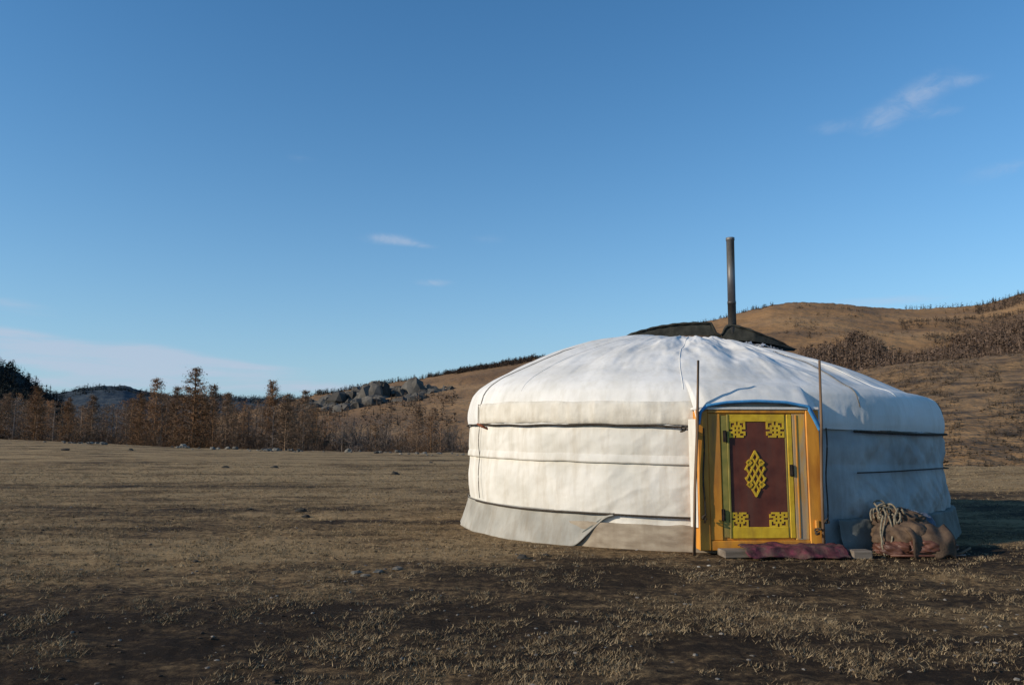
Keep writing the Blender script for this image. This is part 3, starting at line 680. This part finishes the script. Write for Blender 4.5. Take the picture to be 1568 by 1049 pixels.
def bitmap(rows,u0,u1,z0,z1,fx=False,fz=False):
    R_=[r_[::-1] if fx else r_ for r_ in rows]
    if fz: R_=R_[::-1]
    nr=len(R_); nc=len(R_[0]); du=(u1-u0)/nc; dz=(z1-z0)/nr
    for i,row in enumerate(R_):
        j=0
        while j<nc:
            if row[j]=='X':
                k=j
                while k<nc and row[k]=='X': k+=1
                za=z1-(i+1)*dz; a_=u0+j*du; b_=u0+k*du
                orn.add([(a_,yy0,za),(b_,yy0,za),(b_,yy0,za+dz),(a_,yy0,za+dz),(a_,yy1,za),(b_,yy1,za),(b_,yy1,za+dz),(a_,yy1,za+dz)],[(0,1,2,3),(0,4,5,1),(3,2,6,7),(0,3,7,4),(1,5,6,2)],0)
                j=k
            else: j+=1
c2,zt2=dp(1141,670); c3,_=dp(1172,650)
_,zb1=dp(1160,784)
bitmap(corner,pl-.004,c2,zt2,pt+.01); bitmap(corner,c3,pr,zt2,pt+.01,True)
bitmap(corner,pl-.004,c2,pb-.005,zb1,False,True); bitmap(corner,c3,pr,pb-.005,zb1,True,True)
cu,cz=dp(1156,725); hw=.128; hh=.225
def seg(p,q,wd,yo=0):
    p=np.array(p,float);q=np.array(q,float);dd=q-p;L_=np.hypot(*dd);nrm=np.array([-dd[1],dd[0]])/L_*wd; ext=dd/L_*wd
    a_=p-ext;b_=q+ext; c=[a_-nrm,b_-nrm,b_+nrm,a_+nrm]
    vs=[(t[0],yy0-yo,t[1]) for t in c]+[(t[0],yy1,t[1]) for t in c]
    orn.add(vs,[(0,1,2,3),(0,4,5,1),(1,5,6,2),(2,6,7,3),(3,7,4,0)],0)
def D(i,j): return (cu+(i-j)*hw/4., cz+(i+j-4)*hh/4.)
for i in (0,1,2,3,4):
    a0,a1=(.8,3.2) if i in (0,4) else ((0,4) if i!=2 else (.1,3.9))
    seg(D(i,a0),D(i,a1),.0088,.0003*i+(0 if i in (0,4) else .0022)); seg(D(a0,i),D(a1,i),.0088,.0003*i+.0012+(0 if i in (0,4) else .0022))
seg(D(0,0),D(1,0),.010,.006); seg(D(0,0),D(0,1),.010,.0065); seg(D(4,4),D(3,4),.010,.006); seg(D(4,4),D(4,3),.010,.0065)
for (i,j) in ((0,2),(2,0),(4,2),(2,4)):
    c_=D(i,j); s_=.028; seg((c_[0]-s_,c_[1]),(c_[0],c_[1]+s_),.006,.007); seg((c_[0],c_[1]+s_),(c_[0]+s_,c_[1]),.006,.0073)
    seg((c_[0]+s_,c_[1]),(c_[0],c_[1]-s_),.006,.0076); seg((c_[0],c_[1]-s_),(c_[0]-s_,c_[1]),.006,.0079)
orn.obj("door_ornament",[ym],door)
for i,(xa,xb) in enumerate(((1066,1060),(1250,1257))):
    a_=dp(xa,553); b_=dp(xb,848 if i==0 else 838)
    pts=[(a_[0],-.075,a_[1]),((a_[0]*2+b_[0])/3+.006,-.07,(a_[1]*2+b_[1])/3),((a_[0]+2*b_[0])/3-.004,-.065,(a_[1]+2*b_[1])/3),(b_[0],-.07,0.0)]
    v,f=tube(pts,[.013,.015,.016,.018],8); mesh("lashing_pole_%d"%(i+1),v,f,wood,door)
V=[];nu=60;nv=16
bu=[dp(x,y) for x,y in [(1066,650),(1069,630),(1080,620),(1110,615),(1155,613),(1200,615),(1236,622),(1246,640),(1255,658)]]
bi=np.linspace(0,len(bu)-1,nu); bx=np.interp(bi,np.arange(len(bu)),[q[0] for q in bu]); bz=np.interp(bi,np.arange(len(bu)),[q[1] for q in bu])
ca,sa=math.cos(DA),math.sin(DA)
for i in range(nu):
    for j in range(nv):
        t=j/(nv-1); uu=bx[i]*(1+.02*t); yb=-.05
        lx=DD*math.sin(DA)+uu*ca; R_top=3.06
        a_=math.asin(max(-1,min(1,lx/R_top))); ly=-R_top*math.cos(a_)
        zt_=float(roofz(np.array(a_),np.array(R_top)))+float(tilt(np.array(a_),np.array(1.8)))+.001
        vtop=(ly+DD*math.cos(DA)-uu*sa)/ca
        bul=.022*math.sin(PI*t); wv=.008*float(fbm(np.array(uu*9),np.array(t*2),3,99))*math.sin(PI*t)
        V.append((uu,yb*(1-t)+vtop*t-bul-wv, bz[i]*(1-t)+zt_*t+bul*.9+wv))
mesh("door_canopy",V,gridf(nu,nv),clothR,door)
V=[];Q=[]
for i in range(nu):
    tx=bx[min(i+1,nu-1)]-bx[max(i-1,0)]; tz=bz[min(i+1,nu-1)]-bz[max(i-1,0)]; l=math.hypot(tx,tz); nx,nz=-tz/l,tx/l
    wd=.024+.016*(i>nu*.76)
    V.append((bx[i]+nx*.006,-.058,bz[i]+nz*.006)); V.append((bx[i]-nx*wd,-.060,bz[i]-nz*wd))
for i in range(nu-1): Q.append((2*i,2*i+1,2*i+3,2*i+2))
ob=mesh("canopy_blue_trim",V,Q,blm,door); md=ob.modifiers.new("s",'SOLIDIFY'); md.thickness=.006
s=MB(); s.box(oL-.01,oR+.005,-.042,.2,zT+.002,zT+.03,0,.006); s.obj("lintel",[clothR],door)
for nm,ua,ub,z0_,mt_ in (("flap_left",oL-.05,oL-.004,.27,cloth),("flap_right",oR+.004,oR+.07,.33,shadegreyc)):
    V=[]
    for i in range(8):
        for j in range(40):
            t=i/7; z=z0_+j/39*(1.38-z0_); u=ua+(ub-ua)*t; s_=t if nm=="flap_left" else 1-t
            V.append((u,.12-.11*s_+.010*float(fbm(np.array(u*14),np.array(z*3),3,77)),z))
    mesh(nm,V,gridf(8,40),mt_,door)
for (x0,y0,x1,y1) in ((1075,655,1077,800),(1262,655,1264,800)):
    a_=dp(x0,y0); b_=dp(x1,y1); v,f=tube([(a_[0]*(1-t)+b_[0]*t+.008*math.sin(t*9),-.045,a_[1]*(1-t)+b_[1]*t) for t in np.linspace(0,1,24)],.008,6); mesh("hanging_cord",v,f,ropem,door)
def knot(x,y,s,sd):
    pts=[]; u,z=dp(x,y)
    for t in np.linspace(0,1,40): pts.append((u+s*math.sin(t*11+sd)*.9,-.085+s*.6*math.cos(t*17),z+s*math.cos(t*7+sd)))
    v,f=tube(pts,s*.28,6); mesh("rope_knot",v,f,ropem,door)
knot(1043,657,.028,1); knot(1247,812,.03,2); knot(1075,790,.022,3); knot(1260,796,.025,4)
km=mat("reddish_knot",(.2,.06,.03),(.3,.1,.05),30)
q=cyl(np.array(math.radians(-66)),np.array(3.29),np.array(1.30)); v,f=tube([(q[0]-.06,q[1],q[2]+.02),(q[0],q[1]-.01,q[2]-.01),(q[0]+.07,q[1]-.02,q[2]-.045)],[.010,.018,.012],8); mesh("rope_end",v,f,km,yurt)

# ------------------------------------------------------------ step and rug
step=MB()
plank=mat("weathered_plank",(.13,.105,.08),(.26,.215,.17),6,.9,bump=.5,bscale=30,dist=.006,stretch=(.3,2,2))
step.box(-.72,.30,-.30,-.06,.005,.075,0,.01); step.box(.31,.66,-.26,-.08,.0,.06,0,.01); step.box(.52,.72,-.42,-.28,.0,.085,0,.012)
so2=step.obj("door_step",[plank]); so2.location=(DX,DY,0); so2.rotation_euler=(0,0,DA)
V=[]
for i in range(70):
    for j in range(20):
        u=-.52+i/69*1.02; t=j/19; y=-.46+t*.36; z=.085*sm(0,.35,t)+.012+.024*float(fbm(np.array(u*7),np.array(t*3),3,13))+.014*float(ridged(np.array(u*5),np.array(t*6),3,15))
        V.append((u+.03*float(fbm(np.array(t*5),np.array(u),2,3)),y+.05*float(fbm(np.array(u*5),np.array(0.),2,5)),z+.012))
rug=mat("maroon_rug",(.04,.013,.018),(.16,.038,.055),11,.95,bump=.7,bscale=50,dist=.008,c3=(.085,.027,.034),dirt=(.9,(.13,.095,.07)))
ob=mesh("door_rug",V,gridf(70,20),rug); ob.location=(DX,DY,0); ob.rotation_euler=(0,0,DA); md=ob.modifiers.new("s",'SOLIDIFY'); md.thickness=.012; md.offset=-1

# ------------------------------------------------------------ sack heap with rope coil
def lump(name,c,s,mt,seed,amp=.16,rot=0,parent=None,nu=90,nv=56,sag=.5):
    th=np.linspace(0,2*PI,nu,endpoint=False); ph=np.linspace(-PI/2,PI/2,nv)
    A,B=np.meshgrid(th,ph,indexing='ij')
    cx=np.cos(B)*np.cos(A);cy=np.cos(B)*np.sin(A);cz_=np.sin(B)
    k=1+amp*(fbm(cx*2.1+3,cy*2.1+cz_*1.7,4,seed))+amp*.9*ridged(cx*2.5+cz_*2,cy*2.5-cz_*1.2,4,seed+5)
    x=cx*k*s[0];y=cy*k*s[1];z=np.sign(cz_)*np.abs(cz_)**.8*k*s[2]
    z=np.where(z<0,z*sag,z)
    ca,sa=math.cos(rot),math.sin(rot)
    return mesh(name,np.stack([x*ca-y*sa+c[0],x*sa+y*ca+c[1],z+c[2]],-1).reshape(-1,3),gridf(nu,nv,True),mt,parent)
leather=mat("brown_sackcloth",(.052,.034,.024),(.135,.09,.058),7,.8,bump=.6,bscale=30,dist=.012,detail=9,dirt=(.6,(.05,.038,.03)))
leath2=mat("red_brown_leather",(.06,.024,.016),(.13,.052,.032),9,.55,bump=.3,bscale=25,dist=.006,spec=.4)
bluec=mat("blue_cloth",(.07,.085,.12),(.14,.165,.21),9,.9)
tanr=mat("tan_rope",(.14,.12,.085),(.25,.215,.155),40,.9,bump=.6,bscale=160,dist=.004)
sack=empty("sack_pile",(4.04,8.32,0))
lump("sack",(0.02,.05,.15),(.33,.24,.21),leather,101,.17,.2,sack)
lump("sack_top",(-.02,.12,.33),(.22,.17,.11),leather,103,.22,-.3,sack,sag=.9)
lump("saddle_leather",(.12,-.16,.09),(.25,.13,.11),leath2,107,.22,.1,sack)
lump("saddle_leather_b",(-.20,-.12,.06),(.17,.11,.09),leath2,109,.25,-.4,sack)
lump("sack_tail",(.32,.05,.08),(.17,.13,.11),leather,113,.22,.6,sack)
lump("cloth_bundle",(.24,.30,.22),(.18,.16,.17),bluec,127,.2,.6,sack)
V=[]
for i in range(24):
    for j in range(16):
        t=j/15;u=i/23-.5; V.append((.12+u*.44,-.10-.19*sm(0,.6,t)-.02*math.sin(u*9),.30-.28*t**1.3+.02*math.sin(u*14+t*4)))
ob=mesh("leather_flap",V,gridf(24,16),leather,sack); md=ob.modifiers.new("s",'SOLIDIFY'); md.thickness=.012
v,f=tube([(-.30,-.25,.03),(.0,-.31,.035),(.32,-.26,.03),(.48,-.18,.02)],.012,8); mesh("strap",v,f,leath2,sack)
v,f=tube([(.28,-.2,.02),(.42,-.22,.05),(.55,-.15,.09)],.012,8); mesh("stick",v,f,wood,sack)
coil=empty("rope_coil",(3.90,8.40,0)); rc=MB()
for i in range(19):
    c=np.array([rng.normal(0,.06),rng.normal(0,.04),.39+rng.normal(0,.035)]); R1=rng.uniform(.06,.11); R2=rng.uniform(.07,.16)
    n_=Vector((rng.normal(0,.5),rng.normal(-.5,.4),rng.normal(.6,.3))).normalized(); a_=n_.cross(Vector((1,0,.1))).normalized(); b_=n_.cross(a_)
    L0=rng.uniform(4.5,6.2); pts=[]
    for t in np.linspace(0,L0,36):
        pts.append(Vector(c)+b_*R1*math.cos(t)+a_*R2*math.sin(t)+n_*.02*math.sin(t*3+i))
    v,f=tube(pts,.010,6); rc.add(v,f)
for i in range(6):
    x0=-.14+rng.uniform(0,.2); pts=[(x0+.03*math.sin(t*4+i)-.05*t,-.14-.12*t,.40-.38*t) for t in np.linspace(0,1,20)]
    v,f=tube(pts,.010,6); rc.add(v,f)
rc.obj("rope_loops",[tanr],coil,True)

scene.view_settings.view_transform='Standard'; scene.view_settings.look='None'; scene.view_settings.exposure=0
